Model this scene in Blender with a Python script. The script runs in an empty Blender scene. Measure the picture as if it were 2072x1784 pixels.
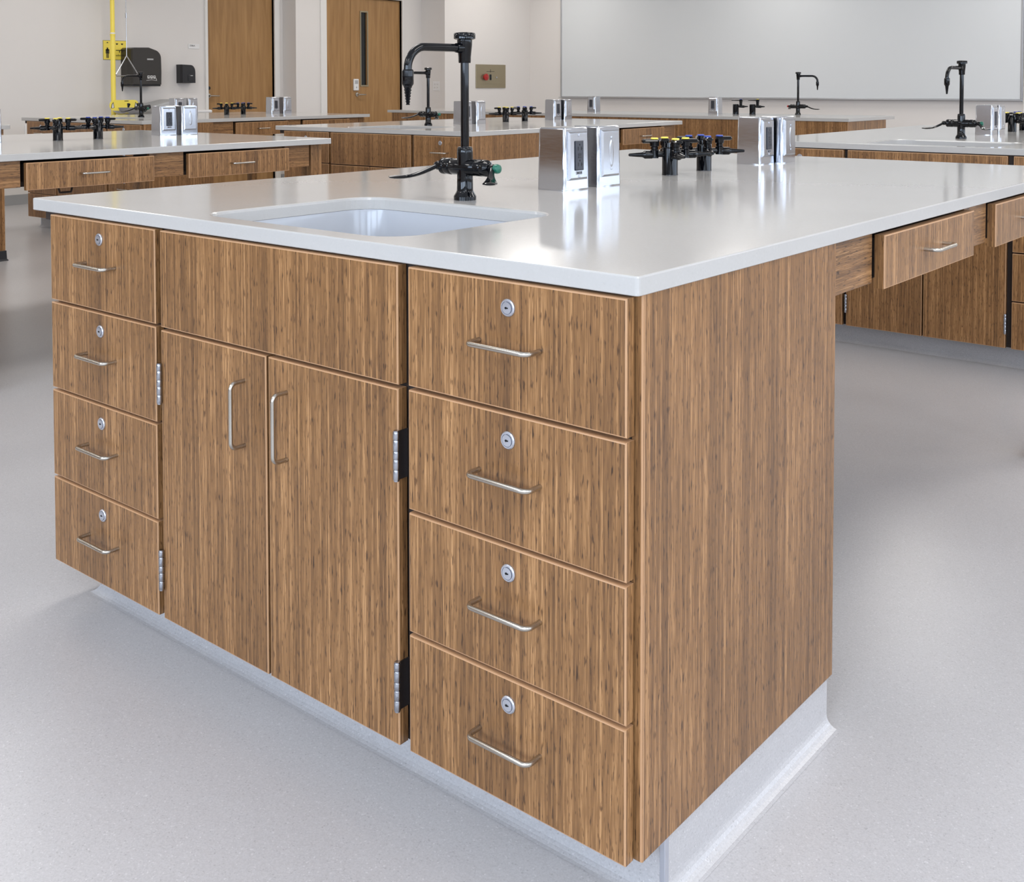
import bpy, bmesh, math, random
from math import sin, cos, pi, radians
from mathutils import Vector, Matrix

S = bpy.context.scene
COL = S.collection

# ------------------------------------------------------------------ camera
cam_d = bpy.data.cameras.new('camera'); cam = bpy.data.objects.new('camera', cam_d); COL.objects.link(cam)
F_PX, CX, CY = 2224.26, 1036.0, 251.32
YAW, PITCH, ROLL = 0.6922683, -0.0348179, -0.00104397
cam_d.sensor_fit = 'HORIZONTAL'; cam_d.sensor_width = 36.0
cam_d.lens = F_PX / 2072 * 36.0
cam_d.shift_x = 0.0
cam_d.shift_y = -(892.0 - CY) / 2072
cam_d.clip_start = 0.02
_f = Vector((-sin(YAW) * cos(PITCH), cos(YAW) * cos(PITCH), sin(PITCH)))
_r = Vector((cos(YAW), sin(YAW), 0)); _u = _r.cross(_f)
_r2 = _r * cos(ROLL) + _u * sin(ROLL); _u2 = -_r * sin(ROLL) + _u * cos(ROLL)
cam.matrix_world = Matrix(((_r2.x, _u2.x, -_f.x, 0.8091927), (_r2.y, _u2.y, -_f.y, -1.2425541),
                           (_r2.z, _u2.z, -_f.z, 1.1711941), (0, 0, 0, 1)))
S.camera = cam

# ------------------------------------------------------------------ view, world, lights
vs = S.view_settings
vs.view_transform = 'Standard'; vs.look = 'None'; vs.gamma = 1.0; vs.use_curve_mapping = False
vs.exposure = 0.0
world = bpy.data.worlds.new('world'); S.world = world; world.use_nodes = True
world.node_tree.nodes['Background'].inputs[0].default_value = (0.8, 0.88, 1.0, 1)
world.node_tree.nodes['Background'].inputs[1].default_value = 0.3

def area(name, loc, direction, sx, sy, power, color):
    d = bpy.data.lights.new(name, 'AREA'); d.shape = 'RECTANGLE'; d.size = sx; d.size_y = sy
    d.energy = power; d.color = color
    o = bpy.data.objects.new(name, d); COL.objects.link(o); o.location = loc
    o.rotation_euler = Vector(direction).to_track_quat('-Z', 'Y').to_euler()
    return o

COOL = (0.64, 0.79, 1.0); WARM = (1.0, 0.965, 0.925)
# daylight through the window bands behind and to the right of the camera
for wx in (-1.55, 0.75, 3.05):
    area('window_light_back', (wx, -4.40, 1.85), (0, 1, 0), 1.9, 1.15, 70, COOL)
for wy in (-2.2, 0.4, 3.0, 5.6, 8.2):
    area('window_light_right', (4.50, wy, 1.80), (-1, 0, 0), 1.9, 1.25, 32, COOL)
# ceiling troffers
for ix, lx in enumerate((-8.2, -5.2, -2.2, 0.8, 3.2)):
    for iy, ly in enumerate((-2.2, 1.0, 4.2, 7.4, 10.0)):
        area('troffer_light', (lx, ly, 2.985), (0, 0, -1), 0.6, 1.2, 22 if ly < 5 else 18, WARM)

# ------------------------------------------------------------------ materials
def lin(c):
    return tuple(((x / 255) / 12.92 if x / 255 <= 0.04045 else ((x / 255 + 0.055) / 1.055) ** 2.4) for x in c) + (1.0,)

def base_mat(name, rgb, rough=0.5, metal=0.0, spec=0.5, coat=0.0):
    m = bpy.data.materials.new(name); m.use_nodes = True
    b = m.node_tree.nodes['Principled BSDF']
    b.inputs['Base Color'].default_value = lin(rgb)
    b.inputs['Roughness'].default_value = rough; b.inputs['Metallic'].default_value = metal
    b.inputs['Specular IOR Level'].default_value = spec
    if coat: b.inputs['Coat Weight'].default_value = coat; b.inputs['Coat Roughness'].default_value = 0.04
    return m

def node(nt, t, **kw):
    n = nt.nodes.new(t)
    for k, v in kw.items(): setattr(n, k, v)
    return n

def math_n(nt, op, a, b=None, c=None):
    n = node(nt, 'ShaderNodeMath', operation=op)
    for i, v in enumerate((a, b, c)):
        if v is None: continue
        if isinstance(v, (int, float)): n.inputs[i].default_value = v
        else: nt.links.new(v, n.inputs[i])
    return n.outputs[0]

def ramp(nt, fac, stops):
    r = node(nt, 'ShaderNodeValToRGB'); cr = r.color_ramp
    cr.elements[0].position = stops[0][0]; cr.elements[0].color = lin(stops[0][1])
    cr.elements[1].position = stops[-1][0]; cr.elements[1].color = lin(stops[-1][1])
    for p, c in stops[1:-1]:
        e = cr.elements.new(p); e.color = lin(c)
    nt.links.new(fac, r.inputs[0]); return r.outputs[0]

def bamboo(name, axis='z', rough=0.34, tint=1.0, seed=0.0):
    """strand bamboo veneer: narrow strips along one axis, each with its own tone, fine fibres and dark flecks"""
    m = base_mat(name, (150, 117, 88), rough, spec=0.4); nt = m.node_tree; b = nt.nodes['Principled BSDF']
    tc = node(nt, 'ShaderNodeTexCoord'); sp = node(nt, 'ShaderNodeSeparateXYZ'); nt.links.new(tc.outputs['Object'], sp.inputs[0])
    X, Y, Z = sp.outputs
    if axis == 'z': u, v = math_n(nt, 'ADD', X, Y), Z
    else: u, v = Z, math_n(nt, 'ADD', X, Y)
    u = math_n(nt, 'ADD', u, seed)
    wob = node(nt, 'ShaderNodeTexNoise'); wob.inputs['Scale'].default_value = 1.0; wob.inputs['Detail'].default_value = 1
    cv = node(nt, 'ShaderNodeCombineXYZ'); nt.links.new(math_n(nt, 'MULTIPLY', u, 9), cv.inputs[0]); nt.links.new(math_n(nt, 'MULTIPLY', v, 2.2), cv.inputs[2])
    nt.links.new(cv.outputs[0], wob.inputs['Vector'])
    def strip(freq):
        s = math_n(nt, 'FLOOR', math_n(nt, 'MULTIPLY', u, freq))
        w = node(nt, 'ShaderNodeTexWhiteNoise', noise_dimensions='1D'); nt.links.new(s, w.inputs['W']); return w.outputs['Value']
    def fib(su, sv, det=3, off=0):
        c = node(nt, 'ShaderNodeCombineXYZ'); nt.links.new(math_n(nt, 'MULTIPLY_ADD', u, su, off), c.inputs[0]); nt.links.new(math_n(nt, 'MULTIPLY', v, sv), c.inputs[2])
        n = node(nt, 'ShaderNodeTexNoise'); n.inputs['Scale'].default_value = 1; n.inputs['Detail'].default_value = det
        nt.links.new(c.outputs[0], n.inputs['Vector']); return n.outputs['Fac']
    t = math_n(nt, 'MULTIPLY', strip(230), 0.15)
    t = math_n(nt, 'ADD', t, math_n(nt, 'MULTIPLY', strip(62), 0.10))
    t = math_n(nt, 'ADD', t, math_n(nt, 'MULTIPLY', fib(330, 8), 0.55))
    t = math_n(nt, 'ADD', t, math_n(nt, 'MULTIPLY', fib(760, 24, 2, 7), 0.42))
    t = math_n(nt, 'ADD', t, math_n(nt, 'MULTIPLY', wob.outputs['Fac'], 0.22))
    mr = node(nt, 'ShaderNodeMapRange', interpolation_type='SMOOTHSTEP')
    nt.links.new(fib(300, 40, 2, 31), mr.inputs[0]); mr.inputs[1].default_value = 0.58; mr.inputs[2].default_value = 0.70
    mr.inputs[3].default_value = 0.0; mr.inputs[4].default_value = 0.30
    t = math_n(nt, 'SUBTRACT', t, mr.outputs[0])
    col = ramp(nt, t, [(0.28, (64, 44, 29)), (0.55, (106, 75, 47)), (0.78, (139, 100, 62)), (1.0, (166, 122, 78)), (1.2, (188, 143, 97))])
    # ramp clamps at 1: rescale
    sc = math_n(nt, 'MULTIPLY', t, 0.8)
    for n in nt.nodes:
        if n.type == 'VALTORGB':
            cr = n.color_ramp
            for e, p in zip(cr.elements, (0.29, 0.46, 0.60, 0.74, 0.90)): e.position = p
            nt.links.new(sc, n.inputs[0])
    if tint != 1.0:
        g = node(nt, 'ShaderNodeBrightContrast'); nt.links.new(col, g.inputs[0]); g.inputs[1].default_value = tint - 1; col = g.outputs[0]
    nt.links.new(col, b.inputs['Base Color'])
    return m

def door_veneer():
    m = base_mat('door_veneer', (140, 104, 66), 0.4, spec=0.35); nt = m.node_tree; b = nt.nodes['Principled BSDF']
    tc = node(nt, 'ShaderNodeTexCoord'); mp = node(nt, 'ShaderNodeMapping'); mp.inputs['Scale'].default_value = (14, 14, 1.1)
    nt.links.new(tc.outputs['Object'], mp.inputs[0])
    n = node(nt, 'ShaderNodeTexNoise'); n.inputs['Scale'].default_value = 1.6; n.inputs['Detail'].default_value = 6; n.inputs['Distortion'].default_value = 0.6
    nt.links.new(mp.outputs[0], n.inputs['Vector'])
    nt.links.new(ramp(nt, n.outputs['Fac'], [(0.25, (146, 108, 66)), (0.55, (166, 126, 80)), (0.8, (180, 140, 93))]), b.inputs['Base Color'])
    return m

def speckled(name, rgb, amp, rough, scale=420.0, coord='Object'):
    m = base_mat(name, rgb, rough, spec=0.45); nt = m.node_tree; b = nt.nodes['Principled BSDF']
    tc = node(nt, 'ShaderNodeTexCoord')
    v = node(nt, 'ShaderNodeTexVoronoi'); v.inputs['Scale'].default_value = scale; nt.links.new(tc.outputs[coord], v.inputs['Vector'])
    s = node(nt, 'ShaderNodeSeparateColor'); nt.links.new(v.outputs['Color'], s.inputs[0])
    lo = tuple(c - amp for c in rgb); hi = tuple(c + amp * 0.8 for c in rgb)
    vd = tuple(c - amp * 3.2 for c in rgb); vh = tuple(min(250, c + amp * 3.0) for c in rgb)
    c = ramp(nt, s.outputs[0], [(0.0, vd), (0.03, lo), (0.5, rgb), (0.97, hi), (1.0, vh)])
    n = node(nt, 'ShaderNodeTexNoise'); n.inputs['Scale'].default_value = 3.0; n.inputs['Detail'].default_value = 3
    nt.links.new(tc.outputs[coord], n.inputs['Vector'])
    mx = node(nt, 'ShaderNodeMix', data_type='RGBA', blend_type='MULTIPLY'); mx.inputs[0].default_value = 0.10
    nt.links.new(c, mx.inputs[6]); nt.links.new(n.outputs['Fac'], mx.inputs[7]); nt.links.new(mx.outputs[2], b.inputs['Base Color'])
    return m

def steel(name, rgb, rough, aniso_axis=None):
    m = base_mat(name, rgb, rough, 1.0); nt = m.node_tree; b = nt.nodes['Principled BSDF']
    tc = node(nt, 'ShaderNodeTexCoord'); mp = node(nt, 'ShaderNodeMapping'); mp.inputs['Scale'].default_value = (30, 30, 900)
    nt.links.new(tc.outputs['Object'], mp.inputs[0])
    n = node(nt, 'ShaderNodeTexNoise'); n.inputs['Scale'].default_value = 1; nt.links.new(mp.outputs[0], n.inputs['Vector'])
    nt.links.new(math_n(nt, 'MULTIPLY_ADD', n.outputs['Fac'], rough * 0.8, rough * 0.6), b.inputs['Roughness'])
    return m

M = {}
M['bamboo'] = bamboo('bamboo_vertical')
M['bamboo_h'] = bamboo('bamboo_horizontal', 'h', seed=3.3)
M['bamboo_shaded'] = base_mat('carcass_shaded', (44, 32, 25), 0.7)  # colour darkened to put shade into the gaps between fronts
M['band'] = base_mat('edge_band', (186, 144, 106), 0.4)
M['leg_wood'] = bamboo('leg_wood', seed=1.7)
M['door'] = door_veneer()
M['top'] = speckled('worktop_resin', (189, 186, 182), 0.8, 0.12, 300)
M['sink'] = base_mat('sink_white', (176, 178, 183), 0.15)
M['floor'] = speckled('sheet_vinyl', (190, 187, 187), 6, 0.28, 420)
M['wall'] = base_mat('wall_paint', (226, 221, 216), 0.75, spec=0.25)
M['ceil'] = base_mat('ceiling_paint', (238, 236, 233), 0.9)
M['frame'] = base_mat('frame_paint', (230, 227, 222), 0.5)
M['board'] = base_mat('whiteboard_enamel', (218, 221, 222), 0.26, spec=0.5)
M['alu'] = base_mat('aluminium', (190, 192, 196), 0.35, 1.0)
M['steel'] = steel('stainless_steel', (188, 190, 195), 0.14)
M['plate'] = steel('stainless_plate', (190, 192, 197), 0.2)
M['nickel'] = base_mat('satin_nickel', (186, 180, 170), 0.24, 1.0)
M['lock'] = base_mat('lock_metal', (200, 203, 212), 0.3, 0.85)
M['hinge'] = base_mat('hinge_metal', (170, 172, 178), 0.25, 1.0)
M['black'] = base_mat('black_enamel', (6, 7, 11), 0.05, spec=0.36)
M['blackp'] = base_mat('black_plastic', (34, 34, 38), 0.35)
M['recept'] = base_mat('dark_receptacle', (52, 54, 62), 0.35)
M['slot'] = base_mat('slot_black', (8, 8, 10), 0.6)
M['green'] = base_mat('green_index', (22, 98, 78), 0.3)
M['red'] = base_mat('red_index', (170, 36, 34), 0.3)
M['yellow'] = base_mat('yellow_plastic', (252, 228, 92), 0.35)
M['blue'] = base_mat('blue_plastic', (52, 74, 160), 0.35)
M['smoke'] = base_mat('smoked_plastic', (48, 45, 42), 0.22)
M['white'] = base_mat('white_plastic', (232, 230, 228), 0.4)
M['bronze'] = base_mat('tan_plate', (160, 148, 122), 0.35, 0.6)
M['grey'] = base_mat('grey_plastic', (176, 176, 176), 0.4)
M['dglass'] = base_mat('dark_glass', (22, 24, 22), 0.06)
M['rubber'] = base_mat('black_rubber', (40, 40, 44), 0.55)
M['brown'] = base_mat('brown_cable', (52, 36, 28), 0.45)
M['skirting'] = base_mat('grey_skirting', (158, 158, 158), 0.5)
M['label'] = base_mat('grey_label', (150, 152, 158), 0.5)
M['glass'] = base_mat('window_glass', (225, 235, 245), 0.05)

# ------------------------------------------------------------------ mesh helpers
class MB:
    def __init__(s): s.bm = bmesh.new(); s.mats = []
    def mi(s, m):
        if m not in s.mats: s.mats.append(m)
        return s.mats.index(m)
    def face(s, pts, m, smooth=False):
        f = s.bm.faces.new([s.bm.verts.new(p) for p in pts]); f.material_index = s.mi(m); f.smooth = smooth; return f
    def box(s, x0, x1, y0, y1, z0, z1, m, bev=0.0, seg=2):
        g = bmesh.ops.create_cube(s.bm, size=1.0)
        for v in g['verts']: v.co = Vector(((x0 + x1) / 2 + v.co.x * (x1 - x0), (y0 + y1) / 2 + v.co.y * (y1 - y0), (z0 + z1) / 2 + v.co.z * (z1 - z0)))
        k = s.mi(m); fs = {f for v in g['verts'] for f in v.link_faces}
        for f in fs: f.material_index = k
        if bev:
            es = list({e for f in fs for e in f.edges})
            r = bmesh.ops.bevel(s.bm, geom=es, offset=bev, segments=seg, affect='EDGES', profile=0.5)
            for f in r['faces']: f.material_index = k
        return s
    def loft(s, rings, m, cap0=True, cap1=True, closed=True, smooth=True):
        k = s.mi(m); vr = [[s.bm.verts.new(p) for p in r] for r in rings]; n = len(vr[0])
        for a, b in zip(vr, vr[1:]):
            for i in range(n if closed else n - 1):
                j = (i + 1) % n
                f = s.bm.faces.new((a[i], a[j], b[j], b[i])); f.material_index = k; f.smooth = smooth
        if cap0: f = s.bm.faces.new(list(reversed(vr[0]))); f.material_index = k
        if cap1: f = s.bm.faces.new(vr[-1]); f.material_index = k
        return s
    def lathe(s, prof, m, origin=(0, 0, 0), axis=(0, 0, 1), seg=20, sharp=True):
        """profile of (radius, height) along the axis"""
        q = Vector((0, 0, 1)).rotation_difference(Vector(axis).normalized()); o = Vector(origin)
        rings = []
        for r, h in prof:
            rings.append([o + q @ Vector((r * cos(2 * pi * i / seg), r * sin(2 * pi * i / seg), h)) for i in range(seg)])
        s.loft(rings, m); return s
    def tube(s, path, r, m, seg=12, caps=True, flat=1.0):
        P = [Vector(p) for p in path]; rings = []; rr = r if isinstance(r, (list, tuple)) else [r] * len(P)
        up = None
        for i, p in enumerate(P):
            d = (P[min(i + 1, len(P) - 1)] - P[max(i - 1, 0)]).normalized()
            if up is None:
                up = Vector((0, 0, 1)) if abs(d.z) < 0.9 else Vector((1, 0, 0))
            a = d.cross(up).normalized(); b = a.cross(d).normalized(); up = b
            w = rr[i] if isinstance(rr[i], tuple) else (rr[i], rr[i])
            rings.append([p + a * w[0] * cos(2 * pi * j / seg) + b * w[1] * sin(2 * pi * j / seg) for j in range(seg)])
        s.loft(rings, m, caps, caps); return s
    def prism(s, pts, d, m, smooth=False):
        """planar polygon (3d points) extruded by vector d"""
        k = s.mi(m); d = Vector(d); a = [s.bm.verts.new(Vector(p)) for p in pts]; b = [s.bm.verts.new(Vector(p) + d) for p in pts]; n = len(a)
        fs = [s.bm.faces.new(a), s.bm.faces.new(list(reversed(b)))]
        for i in range(n): fs.append(s.bm.faces.new((a[i], b[i], b[(i + 1) % n], a[(i + 1) % n])))
        for f in fs: f.material_index = k
        return s
    def front(s, x0, x1, z0, z1, yf, t, face_m=None, band_m=None, bw=0.0023):
        """flat panel facing -y with a 3 mm rounded edge band all round"""
        fm = face_m or M['bamboo']; bm_ = band_m or M['band']
        def ring(i, y): return [(x0 + i, y, z0 + i), (x1 - i, y, z0 + i), (x1 - i, y, z1 - i), (x0 + i, y, z1 - i)]
        rings = [ring(bw, yf), ring(bw * 0.3, yf + bw * 0.25), ring(0, yf + bw), ring(0, yf + t)]
        s.face(rings[0], fm)
        k = s.mi(bm_); ks = s.mi(fm); vr = [[s.bm.verts.new(p) for p in r] for r in rings]
        for n_, (a, b) in enumerate(zip(vr, vr[1:])):
            for i in range(4):
                j = (i + 1) % 4; f = s.bm.faces.new((a[j], a[i], b[i], b[j])); f.material_index = ks if (n_ == 2 and i in (1, 3)) else k
        f = s.bm.faces.new(vr[-1]); f.material_index = s.mi(M['bamboo_shaded'])
        return s
    def xform(s, mat):
        bmesh.ops.transform(s.bm, matrix=mat, verts=s.bm.verts); return s
    def build(s, name, parent=None, loc=None, rz=0.0, weld=False):
        if weld: bmesh.ops.remove_doubles(s.bm, verts=s.bm.verts, dist=1e-5)
        bmesh.ops.recalc_face_normals(s.bm, faces=s.bm.faces)
        for e in s.bm.edges:
            if len(e.link_faces) == 2 and e.calc_face_angle(0.0) > 0.55: e.smooth = False
        me = bpy.data.meshes.new(name); s.bm.to_mesh(me); s.bm.free()
        for m in s.mats: me.materials.append(m)
        o = bpy.data.objects.new(name, me); COL.objects.link(o)
        if parent: o.parent = parent
        if loc is not None: o.location = loc
        o.rotation_euler = (0, 0, rz)
        return o

def tag(o, label=None, cat=None, group=None, kind=None):
    if label: o['label'] = label
    if cat: o['category'] = cat
    if group: o['group'] = group
    if kind: o['kind'] = kind
    return o

def empty(name, loc=(0, 0, 0), rz=0.0):
    o = bpy.data.objects.new(name, None); COL.objects.link(o); o.empty_display_size = 0.05
    o.location = loc; o.rotation_euler = (0, 0, rz); return o

KIDS = {}
def dup(root, loc, rz):
    def rec(o, par):
        c = o.copy(); COL.objects.link(c)
        if par is not None: c.parent = par
        for ch in [x for x in bpy.data.objects if x.parent == o]: rec(ch, c)
        return c
    c = rec(root, None); c.location = loc; c.rotation_euler = (0, 0, rz)
    for k in ('label', 'group'):
        if k in c: del c[k]
    return c

PROTO = {}
def make(kind, builder, loc, rz, label, cat, group=None):
    """first call builds the kind, later calls copy it with its parts"""
    if kind not in PROTO:
        o = builder(); PROTO[kind] = o; o.location = loc; o.rotation_euler = (0, 0, rz)
    else:
        o = dup(PROTO[kind], loc, rz)
    return tag(o, label, cat, group)

def text_mesh(body, size, mat, name, parent, mw, align='CENTER', depth=0.0004):
    cu = bpy.data.curves.new('lettering', 'FONT'); cu.body = body; cu.size = size; cu.align_x = align; cu.align_y = 'CENTER'; cu.extrude = depth
    t = bpy.data.objects.new('lettering', cu); COL.objects.link(t)
    dg = bpy.context.evaluated_depsgraph_get(); me = bpy.data.meshes.new_from_object(t.evaluated_get(dg))
    bpy.data.objects.remove(t); bpy.data.curves.remove(cu)
    me.transform(mw); me.materials.clear(); me.materials.append(mat)
    o = bpy.data.objects.new(name, me); COL.objects.link(o); o.parent = parent; return o

# matrices that stand lettering on a face looking along +x or -y
FACE_PX = Matrix(((0, 0, 1, 0), (1, 0, 0, 0), (0, 1, 0, 0), (0, 0, 0, 1)))
FACE_NY = Matrix(((1, 0, 0, 0), (0, 0, -1, 0), (0, 1, 0, 0), (0, 0, 0, 1)))

# ------------------------------------------------------------------ module dimensions (metres)
H, HB = 0.914, 0.8867
W = 1.663
ROWS = [(0.6911, 0.8826), (0.4913, 0.6850), (0.2916, 0.4853), (0.0936, 0.2856)]

def bar_handle(length, vertical, x, z, y0, out=0.031, r=0.0042):
    b = MB(); n = 6; pts = []; h = length / 2; br = 0.012
    pl = [(-h, y0 + 0.004), (-h, y0 - out + br)]
    pl += [(-h + br - br * cos(a), y0 - out + br - br * sin(a)) for a in [pi / 2 * i / n for i in range(1, n + 1)]]
    pl += [(-x_, y_) for x_, y_ in reversed(pl)]
    for p, y in pl: pts.append((x, y, z + p) if vertical else (x + p, y, z))
    b.tube(pts, r, M['nickel'], 12); return b

def cam_lock(x, z, y0):
    b = MB()
    b.lathe([(0.0, 0), (0.0132, 0), (0.0132, 0.002), (0.0118, 0.0035), (0.0100, 0.0035), (0.0098, 0.0015), (0.0090, 0.0015), (0.0088, 0.0042), (0.0, 0.0045)], M['lock'], (x, y0, z), (0, -1, 0), 24)
    b.box(x - 0.0030, x + 0.0030, y0 - 0.0050, y0 - 0.0044, z - 0.0009, z + 0.0009, M['slot'])
    b.lathe([(0.0, 0), (0.0019, 0), (0.0019, 0.0006), (0, 0.0006)], M['slot'], (x - 0.001, y0 - 0.0044, z), (0, -1, 0), 10)
    return b

def drawer_cabinet(x0, x1, right):
    """local origin at the middle of the cabinet's front on the floor line; front looks along -y"""
    cx = (x0 + x1) / 2
    root = empty('drawer_cabinet')
    def bx(v): return v - cx
    b = MB()
    a0, a1 = bx(x0) - 0.008, bx(x1) + 0.0
    b.box(a0, a1 - (0.0065 if right else -0.008), 0.018, 0.640, 0.094, 0.8865, M['bamboo_shaded'])
    b.build('body', root)
    if right:
        p = MB()
        # finished end panel with a light band round its front corner
        px0, px1 = bx(-0.0215), bx(-0.0029)
        p.box(px0, px1, 0.0190, 0.6539, 0.0936, HB - 0.0002, M['bamboo'])
        p.box(px0, px1 - 0.0035, 0.0177, 0.0190, 0.0936, HB - 0.0002, M['bamboo'])
        p.prism([(px1 - 0.0035, 0.0177, 0.0936), (px1 - 0.001, 0.0181, 0.0936), (px1 + 0.0002, 0.0200, 0.0936), (px1 + 0.0002, 0.0215, 0.0936), (px1 - 0.0035, 0.0215, 0.0936)], (0, 0, HB - 0.0938), M['band'])
        p.build('end_panel', root)
    for i, (z0, z1) in enumerate(ROWS):
        d = MB().front(bx(x0), bx(x1), z0, z1, -0.0048, 0.020).build('drawer', root)
        bar_handle(0.117, False, 0.001, z1 - 0.0945, -0.0048).build('handle', d)
        cam_lock(0.0, z1 - 0.0385, -0.0048).build('lock', d)
    return root

def hinge(x, z0, z1, y):
    b = MB(); n = 5; h = (z1 - z0)
    cuts = [0, .22, .43, .60, .83, 1.0]
    for i in range(n):
        za, zb = z0 + h * cuts[i] + 0.0006, z0 + h * cuts[i + 1] - 0.0006
        b.lathe([(0.0, 0), (0.0052, 0), (0.0056, 0.0008), (0.0056, zb - za - 0.0008), (0.0052, zb - za), (0, zb - za)], M['hinge'], (x, y, za), (0, 0, 1), 14)
    b.lathe([(0, 0), (0.0046, 0), (0.0046, h + 0.003), (0, h + 0.003)], M['hinge'], (x, y, z0 - 0.0015), (0, 0, 1), 12)
    return b

def sink_cabinet():
    x0, x1, m0, m1 = -1.1347, -0.4575, -0.7989, -0.7916
    cx = (x0 + x1) / 2
    root = empty('sink_cabinet')
    def q(v): return v - cx
    b = MB(); u0, u1 = q(x0) - 0.0105, q(x1) + 0.0155; K = M['bamboo_shaded']
    b.box(u0, u0 + 0.016, 0.018, 0.640, 0.094, 0.8865, K); b.box(u1 - 0.016, u1, 0.018, 0.640, 0.094, 0.8865, K)
    b.box(u0 + 0.016, u1 - 0.016, 0.018, 0.640, 0.094, 0.112, K); b.box(u0 + 0.016, u1 - 0.016, 0.624, 0.640, 0.112, 0.8865, K)
    b.box(u0 + 0.016, u1 - 0.016, 0.018, 0.034, 0.660, 0.8865, K); b.build('body', root)
    MB().front(q(x0), q(x1), 0.6882, 0.8826, -0.0048, 0.020).build('false_front', root)
    for (a, c, hx, gx, side) in ((x0, m0, -0.8625, x0, -1), (m1, x1, -0.7400, x1, 1)):
        d = MB().front(q(a), q(c), 0.0936, 0.6817, -0.0048, 0.020).build('door', root)
        bar_handle(0.121, True, q(hx), 0.5655, -0.0048).build('handle', d)
        for z0, z1 in ((0.534, 0.614), (0.154, 0.234)):
            hb = hinge(q(gx) + 0.0005 * side, z0, z1, -0.0095)
            # leaf on the door edge
            hb.box(q(gx) + (0.0002 if side > 0 else -0.0017), q(gx) + (0.0017 if side > 0 else -0.0002), -0.006, 0.016, z0, z1, M['hinge'])
            hb.box(q(gx) + (0.0017 if side > 0 else -0.0030), q(gx) + (0.0030 if side > 0 else -0.0017), -0.006, -0.0035, z0 + 0.22 * (z1 - z0), z0 + 0.43 * (z1 - z0), M['hinge'])
            hb.build('hinge', d)
    return root

def rounded_loop(cx, cy, hx, hy, r, z, n=7):
    pts = []
    for sx, sy, a0 in ((1, 1, 0), (-1, 1, pi / 2), (-1, -1, pi), (1, -1, 3 * pi / 2)):
        for i in range(n + 1):
            a = a0 + pi / 2 * i / n
            pts.append(Vector((cx + sx * (hx - r) + r * cos(a), cy + sy * (hy - r) + r * sin(a), z)))
    return pts

SINK_C = (-0.807, 0.287); SINK_H = (0.281, 0.232)
def worktop(length, sink=True, width=W):
    b = MB(); bm = b.bm; m = b.mi(M['top']); e = 0.0025
    ox, oy = -width / 2, length / 2
    def loop(pts): return [bm.verts.new(p) for p in pts]
    def bridge(a, c, flip=False, smooth=False):
        n = len(a)
        for i in range(n):
            j = (i + 1) % n
            f = bm.faces.new((a[i], a[j], c[j], c[i])); f.material_index = m; f.smooth = smooth
    o_top = loop(rounded_loop(ox, oy, width / 2 - e, length / 2 - e, 0.004, H, 3))
    o_mid = loop(rounded_loop(ox, oy, width / 2 - e * .3, length / 2 - e * .3, 0.005, H - e * .3, 3))
    o_a = loop(rounded_loop(ox, oy, width / 2, length / 2, 0.006, H - e, 3))
    o_b = loop(rounded_loop(ox, oy, width / 2, length / 2, 0.006, HB + 0.001, 3))
    o_bot = loop(rounded_loop(ox, oy, width / 2 - 0.001, length / 2 - 0.001, 0.006, HB, 3))
    for p, q in ((o_top, o_mid), (o_mid, o_a), (o_a, o_b), (o_b, o_bot)): bridge(p, q)
    def edges(l): return [bm.edges.get((l[i], l[(i + 1) % len(l)])) or bm.edges.new((l[i], l[(i + 1) % len(l)])) for i in range(len(l))]
    top_e, bot_e = edges(o_top), edges(o_bot)
    if sink:
        cx, cy = SINK_C; hx, hy = SINK_H
        i_top = loop(rounded_loop(cx, cy, hx + 0.006, hy + 0.006, 0.075, H, 8))
        i_m = loop(rounded_loop(cx, cy, hx + 0.0015, hy + 0.0015, 0.071, H - 0.0015, 8))
        i_a = loop(rounded_loop(cx, cy, hx, hy, 0.07, H - 0.006, 8))
        i_b = loop(rounded_loop(cx, cy, hx, hy, 0.07, HB, 8))
        bridge(i_top, i_m, smooth=True); bridge(i_m, i_a, smooth=True); bridge(i_a, i_b)
        top_e += edges(i_top); bot_e += edges(i_b)
    for es in (top_e, bot_e):
        r = bmesh.ops.triangle_fill(bm, use_beauty=True, use_dissolve=False, edges=es)
        for f in r['geom']:
            if isinstance(f, bmesh.types.BMFace): f.material_index = m; f.smooth = False
    return b.build('lab_worktop')

def sink_basin():
    root = empty('sink')
    b = MB(); hx, hy = SINK_H; d = 0.20; t = 0.010
    def L(ix, z, r): return rounded_loop(0, 0, hx - ix, hy - ix, r, z, 8)
    zt = HB - 0.0005
    rings = [L(-0.020, zt - 0.012, 0.085), L(-0.020, zt, 0.085), L(0.001, zt, 0.069), L(0.003, zt - 0.008, 0.067), L(0.010, zt - d + 0.045, 0.062), L(0.016, zt - d + 0.018, 0.056), L(0.034, zt - d + 0.003, 0.045), L(0.06, zt - d, 0.03)]
    b.loft(rings, M['sink'], cap0=False, cap1=True)
    out = [L(-0.020, zt - 0.012, 0.085), L(-0.009, zt - 0.014, 0.08), L(0.0, zt - d, 0.06), L(0.03, zt - d - 0.012, 0.04)]
    b.loft(out, M['sink'], cap0=False, cap1=True)
    b.build('basin', root)
    dr = MB(); dr.lathe([(0, 0), (0.038, 0), (0.042, 0.002), (0.042, 0.003), (0.03, 0.004), (0.0, 0.002)], M['steel'], (0.0, 0.0, zt - d), (0, 0, 1), 24)
    dr.build('drain', root)
    return root

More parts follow.
